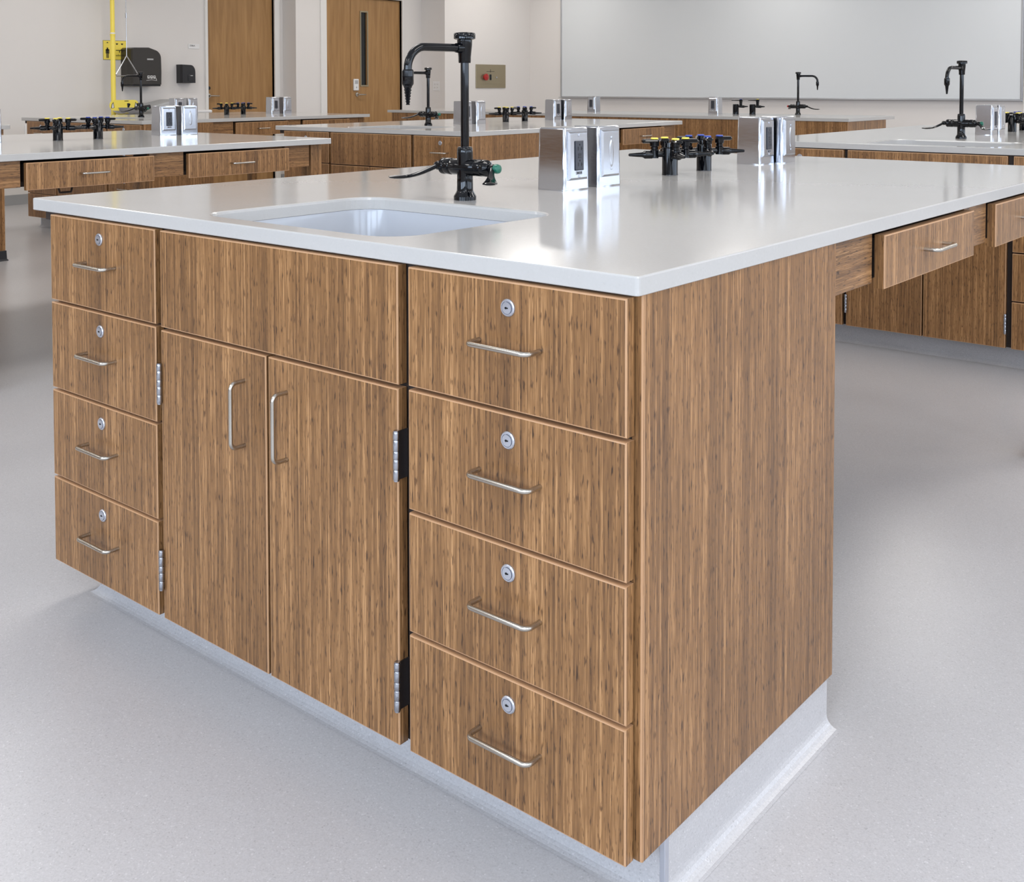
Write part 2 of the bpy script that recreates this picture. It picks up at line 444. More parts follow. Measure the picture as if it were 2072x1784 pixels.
def toe_kick():
    """flash-coved vinyl base: upright face turning into the floor on a small cove"""
    b = MB(); x0, x1, y0, y1, z = -1.530, -0.0065, 0.083, 0.640, 0.0936; r = 0.024
    rings = []
    prof = [(0, z), (0, r)] + [(r * (1 - cos(a)), r * (1 - sin(a))) for a in [pi / 2 * i / 6 for i in range(1, 6)]] + [(r, 0.0004)]
    def R(i, zz):
        out = []
        return [(x0 - i, y0 - i, zz), (x1 + i, y0 - i, zz), (x1 + i, y1 + i * 0.2, zz), (x0 - i, y1 + i * 0.2, zz)]
    b.loft([R(i, zz) for i, zz in prof], M['floor'], cap0=True, cap1=True)
    for f in b.bm.faces: f.smooth = False
    root = b.build('toe_kick')
    c = MB(); c.box(x1 - 0.008, x1 + 0.0012, y0 - 0.0012, y0 + 0.010, 0.002, z - 0.0005, M['lock'], 0.001)
    c.build('corner_strip', root)
    c = MB(); c.box(x0 - 0.0012, x0 + 0.006, y0 - 0.0012, y0 + 0.006, 0.002, z - 0.0005, M['lock'], 0.001); c.build('corner_strip', root)
    return root

D1, D2 = (0.884, 1.443), (1.615, 2.172)
def table_frame(length, drawers=True):
    root = empty('table_frame')
    # aprons: right side with two drawer openings, far side, left side
    b = MB(); ya = 0.656; ye = length - 0.128; x0, x1 = -0.042, -0.021
    segs = [(ya, D1[0] - 0.014), (D1[1] - 0.01, D2[0] - 0.014), (D2[1] - 0.01, ye)] if drawers else [(ya, ye)]
    for s0, s1 in segs: b.box(x0, x1, s0, s1, 0.782, HB - 0.0005, M['bamboo_h'], 0.0012, 1)
    b.box(x0 - 0.02, x0, ya, ye, 0.782, 0.80, M['bamboo_shaded'])
    b.box(-W + 0.021, -W + 0.042, ya, ye, 0.782, HB - 0.0005, M['bamboo_h'], 0.0012, 1)
    b.box(-W + 0.118, -0.118, length - 0.07, length - 0.05, 0.782, HB - 0.0005, M['bamboo_h'], 0.0012, 1)
    b.build('apron', root)
    s = MB(); s.box(-W + 0.024, -W + 0.078, 0.020, 0.650, HB - 0.022, HB - 0.0005, M['bamboo_shaded']); s.build('support_rail', root)
    for lx in (-0.083, -W + 0.083):
        l = MB().box(lx - 0.034, lx + 0.034, length - 0.091, length - 0.023, 0.0, HB - 0.0005, M['leg_wood'], 0.003, 2).build('leg', root)
        bt = MB(); h0 = 0.038; cy = length - 0.057
        def sq(h, z): return [(lx - h, cy - h, z), (lx + h, cy - h, z), (lx + h, cy + h, z), (lx - h, cy + h, z)]
        bt.loft([sq(0.037, 0.068), sq(0.038, 0.066), sq(0.040, 0.012), sq(0.047, 0.004), sq(0.047, 0.0)], M['rubber'], smooth=False)
        bt.build('rubber_boot', l)
    if drawers:
        for (y0, y1) in (D1, D2):
            m = MB().front(y0, y1, 0.770, 0.8765, 0.0, 0.021)
            m.xform(Matrix(((0, -1, 0, -0.0005), (1, 0, 0, 0), (0, 0, 1, 0), (0, 0, 0, 1))))
            d = m.build('drawer', root)
            bx = MB().box(-0.45, -0.0225, y0 + 0.012, y1 - 0.012, 0.79, 0.868, M['bamboo_shaded']).build('drawer_box', d)
            hb = bar_handle(0.117, False, (y0 + y1) / 2, 0.824, 0.0)
            hb.xform(Matrix(((0, -1, 0, -0.0005), (1, 0, 0, 0), (0, 0, 1, 0), (0, 0, 0, 1))))
            hb.build('handle', d)
    return root

def faucet(index_right='green', index_left=None, name='lab_faucet', spout_dir=(-0.10, -0.995), lever_l=(-0.62, -0.78), lever_r=(0.62, -0.78), nozzle='serrated'):
    root = empty(name); K = M['black']
    b = MB()
    b.lathe([(0, 0), (0.0255, 0), (0.0258, 0.008), (0.0205, 0.017), (0.0185, 0.021), (0.0180, 0.05), (0.0180, 0.108), (0.0172, 0.117), (0.0155, 0.120), (0, 0.120)], K, seg=24)
    for sx in (-1, 1):
        b.lathe([(0, 0.0), (0.0188, 0.0), (0.0188, 0.034), (0.0176, 0.036), (0.0176, 0.038), (0.0190, 0.040), (0.0190, 0.054), (0.0182, 0.056), (0.0190, 0.058), (0.0186, 0.067), (0.013, 0.072), (0.009, 0.074), (0, 0.074)], K, (0, 0, 0.074), (sx, 0, 0), 22)
    b.build('valve_body', root)
    r = MB(); r.lathe([(0, 0.118), (0.0095, 0.118), (0.0095, 0.315), (0, 0.315)], K, seg=18); r.build('riser', root)
    v = MB(); v.lathe([(0, 0.309), (0.0135, 0.309), (0.0142, 0.313), (0.0142, 0.322), (0.0150, 0.330), (0.0170, 0.350), (0.0172, 0.361), (0.0210, 0.362), (0.0245, 0.3635), (0.0245, 0.374), (0.0232, 0.3765), (0.014, 0.378), (0.012, 0.376), (0, 0.376)], K, seg=24)
    sd = Vector((spout_dir[0], spout_dir[1], 0)).normalized()
    v.lathe([(0, 0), (0.0125, 0), (0.0125, 0.014), (0.0105, 0.026), (0, 0.026)], K, (0, 0, 0.3425), sd, 18)
    v.build('vacuum_breaker', root)
    sp = MB(); reach = 0.165; rb = 0.048; zc = 0.3425; pts = [Vector((0, 0, zc)) + sd * 0.012, Vector((0, 0, zc)) + sd * (reach - rb) * .5]
    for i in range(0, 11):
        a = pi / 2 * i / 10
        pts.append(Vector((0, 0, zc - rb * (1 - cos(a)))) + sd * (reach - rb + rb * sin(a)))
    pts.append(Vector((0, 0, 0.288)) + sd * reach)
    sp.tube(pts, 0.0090, K, 16); sp.build('spout', root)
    nz = MB(); tip = sd * reach
    prof = [(0, 0.293), (0.0108, 0.293), (0.0128, 0.290), (0.0128, 0.278), (0.0122, 0.2775), (0.0128, 0.277), (0.0126, 0.262), (0.0105, 0.258)]
    if nozzle == 'serrated':
        z = 0.257; rr = 0.0094
        prof.append((rr, z))
        for i in range(6):
            prof += [(rr, z - 0.0008), (rr - 0.0022, z - 0.0058)]; z -= 0.0064; rr -= 0.0008
        prof += [(rr, z), (rr * 0.9, z - 0.002), (0, z - 0.002)]
    else:
        prof += [(0.0075, 0.254), (0.0045, 0.219), (0, 0.219)]
    nz.lathe(list(reversed(prof)), K, (tip.x, tip.y, 0), seg=18); nz.build('nozzle', root)
    for sx, dv, idx in ((-1, lever_l, index_left), (1, lever_r, index_right)):
        d = Vector((dv[0], dv[1], 0)).normalized(); hub = Vector((sx * 0.080, 0, 0.074))
        lv = MB(); lv.lathe([(0, -0.010), (0.0085, -0.010), (0.0095, -0.004), (0.0105, 0.004), (0.0088, 0.010), (0, 0.011)], K, hub, (sx, 0, 0), 14)
        path, wid = [], []
        for i in range(11):
            t = i / 10
            path.append(hub + d * (0.004 + 0.112 * t) + Vector((0, 0, -0.026 * t - 0.008 * sin(pi * t) * (t < 1) + 0.004 * max(0, t - 0.6))))
            wid.append((0.0068 + 0.0095 * max(0, min(1, (t - 0.25) / 0.5)) - (0.004 if i == 10 else 0), 0.0056 - 0.0014 * t - (0.002 if i == 10 else 0)))
        lv.tube(path, wid, K, 12)
        lo = lv.build('lever', root)
        if idx is None: continue
        ib = MB(); ib.lathe([(0, 0), (0.0105, 0), (0.0108, 0.006), (0.0095, 0.011), (0.006, 0.013), (0, 0.0135)], M[idx], hub + Vector((sx * 0.010, 0, 0)), (sx, 0, 0), 16)
        ib.build('index_button', lo)
    return root

def barb(b, o, d, r0=0.0095, length=0.07, n=8):
    d = Vector(d).normalized(); prof = [(0, 0), (r0, 0.0), (r0 + 0.001, 0.003), (r0 + 0.001, 0.024), (r0 - 0.003, 0.030)]
    h = 0.030; rr = r0 - 0.0030; step = (length - 0.03) / n
    for i in range(n):
        prof += [(rr, h), (rr - 0.0011, h + step * 0.85)]; h += step; rr -= 0.00042
    prof += [(rr * 0.6, h), (0, h)]
    b.lathe(prof, M['black'], o, d, 14)

def gas_turret(color, n=4, post_h=0.080, rot=pi / 4, lever_rel=0.0):
    root = empty('gas_turret'); K = M['black']
    p = MB(); p.lathe([(0, 0), (0.0232, 0), (0.0232, 0.0015), (0.0226, 0.003), (0.0226, post_h - 0.004), (0.0215, post_h), (0.017, post_h + 0.001), (0.016, post_h + 0.012), (0, post_h + 0.012)], K, seg=26)
    p.build('post', root)
    for i in range(n):
        a = rot + 2 * pi / n * i; d = Vector((cos(a), sin(a), 0))
        b = MB(); zc = 0.060
        b.lathe([(0, 0), (0.0085, 0), (0.0085, 0.036), (0, 0.036)], K, d * 0.012 + Vector((0, 0, zc)), d, 14)
        b.lathe([(0, -0.011), (0.0120, -0.011), (0.0120, 0.012), (0.0100, 0.014), (0.0100, 0.022), (0.0135, 0.024), (0.0135, 0.036), (0, 0.036)], K, d * 0.047 + Vector((0, 0, zc)), (0, 0, 1), 14)
        v = b.build('valve', root)
        bb = MB(); barb(bb, d * 0.052 + Vector((0, 0, zc - 0.001)), d, 0.0108, 0.072); bb.build('hose_barb', v)
        l = MB(); la = a + lever_rel; ld = Vector((cos(la), sin(la), 0)); c = d * 0.047 + Vector((0, 0, zc + 0.038))
        l.tube([c - ld * 0.012, c - ld * 0.006, c + ld * 0.012, c + ld * 0.034, c + ld * 0.037], [(0.010, 0.005), (0.0135, 0.0068), (0.0110, 0.0068), (0.0100, 0.0062), (0.007, 0.004)], K, 12)
        l.build('valve_lever', v)
        cp = MB(); cp.lathe([(0, 0), (0.0110, 0), (0.0110, 0.0025), (0.0100, 0.0040), (0, 0.0040)], M[color], c + Vector((0, 0, 0.0058)), (0, 0, 1), 14); cp.build('index_cap', v)
    return root

def single_gas(color):
    root = empty('gas_fitting'); K = M['black']
    p = MB(); p.lathe([(0, 0), (0.030, 0), (0.030, 0.002), (0.027, 0.004), (0.027, 0.088), (0.024, 0.092), (0, 0.092)], K, seg=20); p.build('post', root)
    d = Vector((0.75, 0.66, 0)).normalized()
    b = MB(); b.lathe([(0, 0), (0.010, 0), (0.010, 0.030), (0, 0.030)], K, d * 0.02 + Vector((0, 0, 0.072)), d, 12)
    b.lathe([(0, -0.012), (0.013, -0.012), (0.013, 0.036), (0.015, 0.038), (0.015, 0.052), (0, 0.052)], K, d * 0.045 + Vector((0, 0, 0.072)), (0, 0, 1), 12)
    barb(b, d * 0.05 + Vector((0, 0, 0.070)), d, 0.011, 0.06); v = b.build('valve', root)
    l = MB(); c = d * 0.045 + Vector((0, 0, 0.128)); e = -d
    l.tube([c - e * 0.014, c, c + e * 0.05, c + e * 0.085], [(0.012, 0.006), (0.013, 0.007), (0.010, 0.006), (0.008, 0.005)], K, 10); l.build('valve_lever', v)
    cp = MB(); cp.lathe([(0, 0), (0.011, 0), (0.011, 0.004), (0, 0.004)], M[color], c + Vector((0, 0, 0.006)), (0, 0, 1), 12); cp.build('index_cap', v)
    return root

def pedestal(kind):
    """tapered stainless pedestal box; its plate looks along +x"""
    root = empty('outlet_pedestal'); b = MB(); hx, hy, h, k = 0.0430, 0.0510, 0.155, 0.955
    def rr(s, z, sh=0.0): return [Vector((p.x, p.y, z)) for p in rounded_loop(sh, 0, hx * s, hy * s, 0.006, z, 3)]
    b.loft([rr(1.0, 0.0), rr(1.0, 0.003), rr(k, h - 0.004), rr(k - 0.03, h - 0.0008), rr(k - 0.06, h)], M['steel'], smooth=True)
    for f in b.bm.faces:
        f.smooth = f.calc_area() < 0.0006
    b.build('body', root)
    tilt = hx * (1 - k) / h
    pl = MB(); zc = 0.0855; ph, pw = 0.060, 0.0395
    def P(w, hh, out): return [Vector((hx - tilt * (zc + z) + out, y, zc + z)) for y, z in ((-w, -hh), (w, -hh), (w, hh), (-w, hh))]
    pl.loft([P(pw, ph, -0.001), P(pw, ph, 0.0022), P(pw - 0.005, ph - 0.005, 0.0060), P(pw - 0.0062, ph - 0.0062, 0.0062)], M['plate'], smooth=False)
    nrm = Vector((1, 0, tilt)).normalized()
    for z in ((zc + 0.0505, zc - 0.0515) if kind == 'receptacle' else (zc + 0.040, zc - 0.040)):
        pl.lathe([(0, 0), (0.0034, 0), (0.0030, 0.0013), (0, 0.0018)], M['lock'], Vector((hx - tilt * z + 0.0061, 0, z)), nrm, 10)
    plate = pl.build('faceplate', root)
    if kind == 'receptacle':
        r = MB(); X = hx - tilt * zc + 0.0063
        r.box(X, X + 0.0028, -0.0168, 0.0168, zc - 0.0365, zc + 0.0365, M['recept'], 0.002)
        for s in (1, -1):
            zz = zc + s * 0.0195
            r.box(X + 0.0027, X + 0.0031, -0.0075, -0.0055, zz - 0.0065, zz + 0.0025, M['slot'])
            r.box(X + 0.0027, X + 0.0031, 0.0055, 0.0075, zz - 0.0065, zz + 0.0025, M['slot'])
            r.box(X + 0.0027, X + 0.0031, 0.0065, 0.0105, zz - 0.003, zz - 0.001, M['slot'])
            r.box(X + 0.0027, X + 0.0031, -0.002, 0.002, zz + 0.0055, zz + 0.0095, M['slot'], 0.0001, 1)
        r.box(X + 0.0026, X + 0.0038, -0.0065, 0.0065, zc + 0.0005, zc + 0.0055, M['blackp'], 0.0006, 1)
        r.box(X + 0.0026, X + 0.0038, -0.0065, 0.0065, zc - 0.0060, zc - 0.0010, M['blackp'], 0.0006, 1)
        r.xform(Matrix.Translation((X, 0, zc)) @ Matrix.Rotation(-tilt, 4, 'Y') @ Matrix.Translation((-X, 0, -zc)))
        r.build('receptacle', plate)
        zl = zc - 0.0425; XL = hx - tilt * zl + 0.0062
        lb = MB(); lb.box(XL - 0.0002, XL + 0.0004, -0.0125, 0.0125, zl - 0.0042, zl + 0.0042, M['label']); lo = lb.build('circuit_label', plate)
        t = text_mesh('3B12-8', 0.0072, M['slot'], 'lettering', plate, Matrix.Translation((XL + 0.0006, 0, zl)) @ FACE_PX)
    else:
        r = MB(); X = hx - tilt * zc + 0.0062
        # shallow pressed dish in the blank cover
        pts = [Vector((X + 0.0002, 0.010 * cos(a), zc + 0.036 * sin(a))) for a in [2 * pi * i / 24 for i in range(24)]]
        pts2 = [Vector((X + 0.0016, 0.005 * cos(a), zc + 0.030 * sin(a))) for a in [2 * pi * i / 24 for i in range(24)]]
        r.loft([pts, pts2], M['plate'], cap0=False)
        r.xform(Matrix.Translation((X, 0, zc)) @ Matrix.Rotation(-tilt, 4, 'Y') @ Matrix.Translation((-X, 0, -zc)))
        r.build('pressed_rib', plate)
    return root

# ------------------------------------------------------------------ room shell
XA, XB, XC, YW, Y1, Y2 = -9.90, -9.65, -9.22, 11.27, 7.30, 9.455
XR, YB, ZC = 4.60, -4.50, 3.00
def struct(o): o['kind'] = 'structure'; return o
fl = MB(); fl.box(XA - 0.2, XR + 0.2, YB - 0.2, YW + 0.2, -0.10, 0.0, M['floor']); struct(fl.build('floor'))
ce = MB(); ce.box(XA - 0.2, XR + 0.2, YB - 0.2, YW + 0.2, ZC, ZC + 0.1, M['ceil']); struct(ce.build('ceiling'))
DOOR1 = (6.219, 7.167); DOOR2 = (7.769, 9.077); DZ = 2.30
wl = MB()
wl.box(XA - 0.2, XA, YB, DOOR1[0], 0, ZC, M['wall']); wl.box(XA - 0.2, XA, DOOR1[0], DOOR1[1], DZ, ZC, M['wall']); wl.box(XA - 0.2, XA, DOOR1[1], Y1 + 0.04, 0, ZC, M['wall'])
wl.box(XA - 0.2, XB, Y1, DOOR2[0], 0, ZC, M['wall']); wl.box(XA - 0.2, XB, DOOR2[0], DOOR2[1], DZ, ZC, M['wall']); wl.box(XA - 0.2, XB, DOOR2[1], Y2 + 0.05, 0, ZC, M['wall'])
wl.box(XA - 0.2, XC, Y2, YW + 0.2, 0, ZC, M['wall'])
struct(wl.build('wall_left'))
wr = MB(); wr.box(XC, XR + 0.2, YW, YW + 0.2, 0, ZC, M['wall']); struct(wr.build('wall_far'))
# right and back walls carry the window bands that light the room
def window_wall(name, rot, along0, along1, pos):
    b = MB()
    if rot == 'x':
        b.box(pos, pos + 0.2, along0, along1, 0, 0.85, M['wall']); b.box(pos, pos + 0.2, along0, along1, 2.65, ZC, M['wall'])
    else:
        b.box(along0, along1, pos - 0.2, pos, 0, 0.85, M['wall']); b.box(along0, along1, pos - 0.2, pos, 2.65, ZC, M['wall'])
    struct(b.build(name))
_wb = MB(); _wb.box(XA, -2.7, YB - 0.2, YB, 0.85, 2.65, M['wall']); _wb.box(XA, -2.7, YB, YB + 0.03, 0.0, 1.05, M['bamboo']); struct(_wb.build('trim_for_reflection'))  # solid wall part; unseen wood facing added to reflect brown in the steel boxes
window_wall('wall_right', 'x', YB - 0.2, YW + 0.2, XR); window_wall('wall_back', 'y', XA - 0.2, XR + 0.2, YB)
g = MB(); g.box(XR + 0.08, XR + 0.10, YB, YW, 0.85, 2.65, M['white']); struct(g.build('window_1'))
g = MB(); g.box(XA, XR, YB - 0.10, YB - 0.08, 0.85, 2.65, M['white']); struct(g.build('window_2'))
# pier at the right end of the whiteboard
pr = MB(); pr.box(-2.468, -1.9, YW - 0.03, YW, 0, ZC, M['frame']); struct(pr.build('trim_1'))
# skirting
for nm, bxs in (('baseboard_left', [(XA, XA + 0.012, YB, DOOR1[0] - 0.1), (XA, XA + 0.012, DOOR1[1] + 0.09, Y1), (XB, XB + 0.012, Y1, DOOR2[0] - 0.1), (XB, XB + 0.012, DOOR2[1] + 0.06, Y2), (XC, XC + 0.012, Y2, YW)]), ('baseboard_far', [(XC, XR, YW - 0.012, YW)])):
    b = MB()
    for x0, x1, y0, y1 in bxs: b.box(x0, x1, y0, y1, 0, 0.1, M['skirting'])
    struct(b.build(nm))

# doors
def lever_set(door, x, y, z, sgn, mat):
    b = MB(); b.lathe([(0, 0), (0.028, 0), (0.026, 0.010), (0.010, 0.012), (0.010, 0.05), (0, 0.05)], mat, (x, y, z), (1, 0, 0), 16)
    b.tube([(x + 0.045, y, z), (x + 0.05, y + sgn * 0.03, z), (x + 0.048, y + sgn * 0.115, z - 0.002)], [0.010, 0.010, 0.008], mat, 10)
    b.build('door_lever', door)
d1 = struct(MB().box(XA - 0.075, XA - 0.03, DOOR1[0] + 0.004, DOOR1[1] - 0.004, 0.008, DZ - 0.006, M['door']).build('door_1'))
lever_set(d1, XA - 0.03, DOOR1[0] + 0.03, 1.062, 1, M['nickel'])
k = MB(); k.lathe([(0, 0), (0.022, 0), (0.020, 0.016), (0, 0.018)], M['slot'], (XA - 0.03, DOOR1[0] + 0.03, 1.15), (1, 0, 0), 14); k.build('deadbolt', d1)
def casing(name, x, y0, y1, w0, w1):
    b = MB()
    b.box(x - 0.10, x + 0.022, y0 - w0, y0, 0, DZ + 0.05, M['frame'], 0.004); b.box(x - 0.10, x + 0.022, y1, y1 + w1, 0, DZ + 0.05, M['frame'], 0.004)
    b.box(x - 0.10, x + 0.022, y0, y1, DZ, DZ + 0.05, M['frame'], 0.004)
    return struct(b.build(name))
casing('trim_2', XA, DOOR1[0], DOOR1[1], 0.035, 0.075)
casing('trim_3', XB, DOOR2[0], DOOR2[1], 0.095, 0.02)
ym = 8.202
d2 = struct(MB().box(XB - 0.075, XB - 0.03, DOOR2[0] + 0.004, ym - 0.003, 0.008, DZ - 0.006, M['door']).build('door_2'))
b = MB(); y0, y1, l0, l1, zl0, zl1 = ym + 0.003, DOOR2[1] - 0.004, 8.378, 8.482, 1.185, 2.115
b.box(XB - 0.075, XB - 0.03, y0, l0, 0.008, DZ - 0.006, M['door']); b.box(XB - 0.075, XB - 0.03, l1, y1, 0.008, DZ - 0.006, M['door'])
b.box(XB - 0.075, XB - 0.03, l0, l1, 0.008, zl0, M['door']); b.box(XB - 0.075, XB - 0.03, l0, l1, zl1, DZ - 0.006, M['door'])
d3 = struct(b.build('door_3'))
gl = MB(); gl.box(XB - 0.056, XB - 0.050, l0, l1, zl0, zl1, M['dglass']); gl.build('vision_glass', d3)
fr = MB()
for a0, a1, c0, c1 in ((l0 - 0.018, l0, zl0 - 0.018, zl1 + 0.018), (l1, l1 + 0.018, zl0 - 0.018, zl1 + 0.018), (l0, l1, zl0 - 0.018, zl0), (l0, l1, zl1, zl1 + 0.018)):
    fr.box(XB - 0.03, XB - 0.022, a0, a1, c0, c1, M['bronze'])
fr.build('glass_frame', d3)
lever_set(d3, XB - 0.03, ym + 0.10, 1.064, 1, M['nickel'])
b = MB(); b.box(XB - 0.03, XB - 0.006, ym + 0.036, ym + 0.118, 1.115, 1.262, M['white'], 0.006)
b.box(XB - 0.007, XB - 0.004, ym + 0.05, ym + 0.104, 1.20, 1.245, M['grey'], 0.002); b.lathe([(0, 0), (0.018, 0), (0, 0.003)], M['grey'], (XB - 0.007, ym + 0.077, 1.155), (1, 0, 0), 12)
tag(b.build('card_reader', None), 'small white card reader on the door leaf with the slim glass slot', 'card reader')

# ------------------------------------------------------------------ things on the walls
wb = empty('whiteboard', (-5.566, YW, 1.01)); tag(wb, 'huge pale whiteboard with a thin metal edge across the far wall', 'whiteboard')
b = MB(); b.box(-3.06, 3.06, -0.018, -0.001, 0.015, 1.60, M['board']); b.build('writing_surface', wb)
b = MB(); b.box(-3.085, 3.085, -0.024, -0.001, -0.012, 0.015, M['alu'], 0.003); b.box(-3.085, -3.06, -0.024, -0.001, 0.015, 1.62, M['alu'], 0.003)
b.box(3.06, 3.085, -0.024, -0.001, 0.015, 1.62, M['alu'], 0.003); b.box(-3.06, 3.06, -0.024, -0.001, 1.60, 1.62, M['alu'], 0.003); b.build('board_frame', wb)
b = MB(); b.box(-3.08, 3.08, -0.075, -0.024, -0.006, 0.004, M['alu'], 0.002); b.build('marker_tray', wb)

td = empty('paper_towel_dispenser', (XA + 0.001, 5.315, 1.190)); tag(td, 'large smoked grey paper towel dispenser on the wall behind the yellow pole', 'towel dispenser')
hw, hh = 0.180, 0.395; b = MB()
def td_ring(x, s): # outline in y,z with a domed top
    pts = [(-hw * s, 0.0), (hw * s, 0.0), (hw * s * 1.02, hh * 0.35), (hw * s, hh * 0.72)]
    for i in range(1, 7):
        a = pi / 2 * i / 7; pts.append((hw * s - 0.10 * (1 - cos(a)), hh * 0.72 + (hh * 0.28 - 0.02) * sin(a)))
    pts += [(0.02, hh), (-hw * s * 0.9, hh - 0.004), (-hw * s, hh - 0.02)]
    return [Vector((x, p[0], p[1])) for p in pts]
b.loft([td_ring(0.0, 1.0), td_ring(0.12, 1.0), td_ring(0.19, 0.975), td_ring(0.215, 0.93)], M['smoke'], smooth=False); b.build('cover', td)
b = MB(); b.box(0.02, 0.20, -0.17, 0.17, -0.018, 0.0, M['blackp'], 0.004); b.build('paper_slot', td)
b = MB(); b.box(0.213, 0.2175, 0.0, 0.075, 0.262, 0.278, M['grey'], 0.002); b.build('latch', td)
b = MB()
for i, yy in enumerate((0.015, 0.050, 0.085)):
    b.box(0.214, 0.2172, yy - 0.013, yy + 0.013, 0.065, 0.096, M['white'], 0.0008, 1)
    b.lathe([(0, 0), (0.008, 0), (0, 0.001)], M['blackp'], (0.2172, yy, 0.083), (1, 0, 0), 10)
b.tube([(0.216, -0.012, 0.044), (0.216, 0.05, 0.052), (0.216, 0.112, 0.044)], 0.002, M['white'], 6); b.tube([(0.216, 0.112, 0.044), (0.216, 0.104, 0.07)], 0.002, M['white'], 6)
b.build('instruction_pictograms', td)

sd = empty('soap_dispenser', (XA, 5.905, 1.208)); tag(sd, 'small black soap dispenser on the wall beside the left door', 'soap dispenser')
b = MB()
def sd_ring(x, s):
    w, h = 0.092 * s, 0.205
    pts = [(-w, 0.0), (w, 0.0), (w, h * 0.6)] + [(w - 0.06 * (1 - cos(a)), h * 0.6 + h * 0.38 * sin(a)) for a in [pi / 2 * i / 5 for i in range(1, 6)]] + [(-w, h)]
    return [Vector((x, p[0], p[1])) for p in pts]
b.loft([sd_ring(0.0, 1.0), sd_ring(0.07, 1.0), sd_ring(0.105, 0.9)], M['blackp'], smooth=False); b.build('housing', sd)
b = MB(); b.box(0.104, 0.112, -0.012, 0.05, 0.02, 0.09, M['blackp'], 0.004); b.box(0.111, 0.113, 0.015, 0.045, 0.078, 0.086, M['grey']); b.build('push_bar', sd)

sg = empty('room_sign', (XA, 6.04, 1.594)); tag(sg, 'small white room number plate beside the left door frame', 'sign')
b = MB(); b.box(0.0, 0.006, -0.072, 0.072, 0.0, 0.054, M['white'], 0.0015, 1); b.build('plate', sg)
text_mesh('3286A', 0.027, M['slot'], 'lettering', sg, Matrix.Translation((0.0066, -0.058, 0.034)) @ FACE_PX, 'LEFT')

def wall_plate(name, x, y, z, facing, w, h, label, n=1):
    r = empty(name, (x, y, z)); tag(r, label, 'wall outlet')
    b = MB(); b.box(-w / 2, w / 2, -0.006, 0.0, -h / 2, h / 2, M['white'], 0.002); 
    s = MB()
    for i in range(n):
        cx = (i - (n - 1) / 2) * 0.046
        for s2 in (1, -1): s.box(cx - 0.014, cx + 0.014, -0.0075, -0.0055, s2 * 0.022 - 0.014, s2 * 0.022 + 0.014, M['frame'], 0.003)
        for s2 in (1, -1):
            for dx in (-0.006, 0.006): s.box(cx + dx - 0.0012, cx + dx + 0.0012, -0.0079, -0.0074, s2 * 0.022 - 0.003, s2 * 0.022 + 0.006, M['slot'])
    if facing == 'x':
        Rm = Matrix.Rotation(pi / 2, 4, 'Z'); b.xform(Rm); s.xform(Rm)
    b.build('cover_plate', r); s.build('receptacle', r); return r
wall_plate('wall_outlet', XA, 4.11, 0.728, 'x', 0.075, 0.12, 'single white wall outlet low on the bare wall at far left')
wall_plate('wall_outlet', -9.376, Y2, 1.172, 'y', 0.12, 0.125, 'double white wall outlet on the narrow return right of the doors', 2)

gp = empty('gas_shutoff_panel', (XC, 10.384, 1.142)); tag(gp, 'tan metal emergency shutoff panel with red button on the wall', 'control panel')
b = MB(); b.box(0, 0.012, -0.316, 0.316, 0.0, 0.327, M['bronze'], 0.003, 1); b.box(0.012, 0.0135, -0.29, 0.29, 0.058, 0.30, M['bronze'], 0.0008, 1); b.build('panel_plate', gp)
b = MB(); b.lathe([(0, 0), (0.03, 0), (0.03, 0.02), (0.046, 0.024), (0.046, 0.038), (0, 0.046)], M['red'], (0.0135, -0.141, 0.152), (1, 0, 0), 18); b.build('red_button', gp)
b = MB(); b.box(0.0135, 0.020, -0.035, 0.003, 0.112, 0.190, M['slot'], 0.003, 1); b.box(0.020, 0.024, -0.026, -0.006, 0.145, 0.185, M['blackp'], 0.002, 1); b.build('switch', gp)
b = MB(); b.lathe([(0, 0), (0.014, 0), (0.013, 0.008), (0, 0.01)], M['steel'], (0.0135, 0.11, 0.148), (1, 0, 0), 14); b.build('key_switch', gp)
b = MB(); b.box(0.0134, 0.0142, -0.10, 0.07, 0.228, 0.233, M['slot']); b.box(0.0134, 0.0142, -0.02, -0.012, 0.215, 0.26, M['slot']); b.build('pictogram', gp)

# emergency shower and eyewash
sh = empty('safety_shower', (-9.68, 4.915, 0)); tag(sh, 'tall yellow safety shower pole with chrome eyewash bowl by the wall', 'safety shower')
b = MB(); b.lathe([(0, 0), (0.11, 0), (0.11, 0.012), (0.03, 0.02), (0.0245, 0.03), (0.0245, 1.70), (0.0275, 1.70), (0.0275, 1.735), (0.0225, 1.735), (0.0225, 2.6), (0, 2.6)], M['yellow'], seg=18)
b.lathe([(0.0278, 0), (0.0282, 0.004), (0.0282, 0.012), (0.0278, 0.014)], M['white'], (0, 0, 1.715), (0, 0, 1), 18)
b.tube([(0, 0, 2.58), (0.1, -0.03, 2.6), (0.62, -0.18, 2.6)], 0.02, M['yellow'], 12); b.build('pole', sh)
b = MB(); b.lathe([(0, 0.06), (0.03, 0.06), (0.12, 0.0), (0.12, -0.008), (0, -0.008)], M['yellow'], (0.62, -0.18, 2.54), (0, 0, 1), 20); b.build('shower_head', sh)
b = MB(); o = Vector((0.55, -0.175, 0))
b.tube([o + Vector((0, 0, 2.58)), o + Vector((0, 0, 1.475))], 0.0035, M['steel'], 8); b.lathe([(0, 0), (0.009, 0), (0.009, 0.05), (0, 0.05)], M['steel'], o + Vector((0, 0, 1.85)), (0, 0, 1), 10)
tri = [o + Vector((0, 0, 1.475)), o + Vector((0.0, 0.118, 1.30)), o + Vector((0.0, 0.112, 1.282)), o + Vector((0, -0.112, 1.272)), o + Vector((0, -0.118, 1.29)), o + Vector((0, 0, 1.475))]
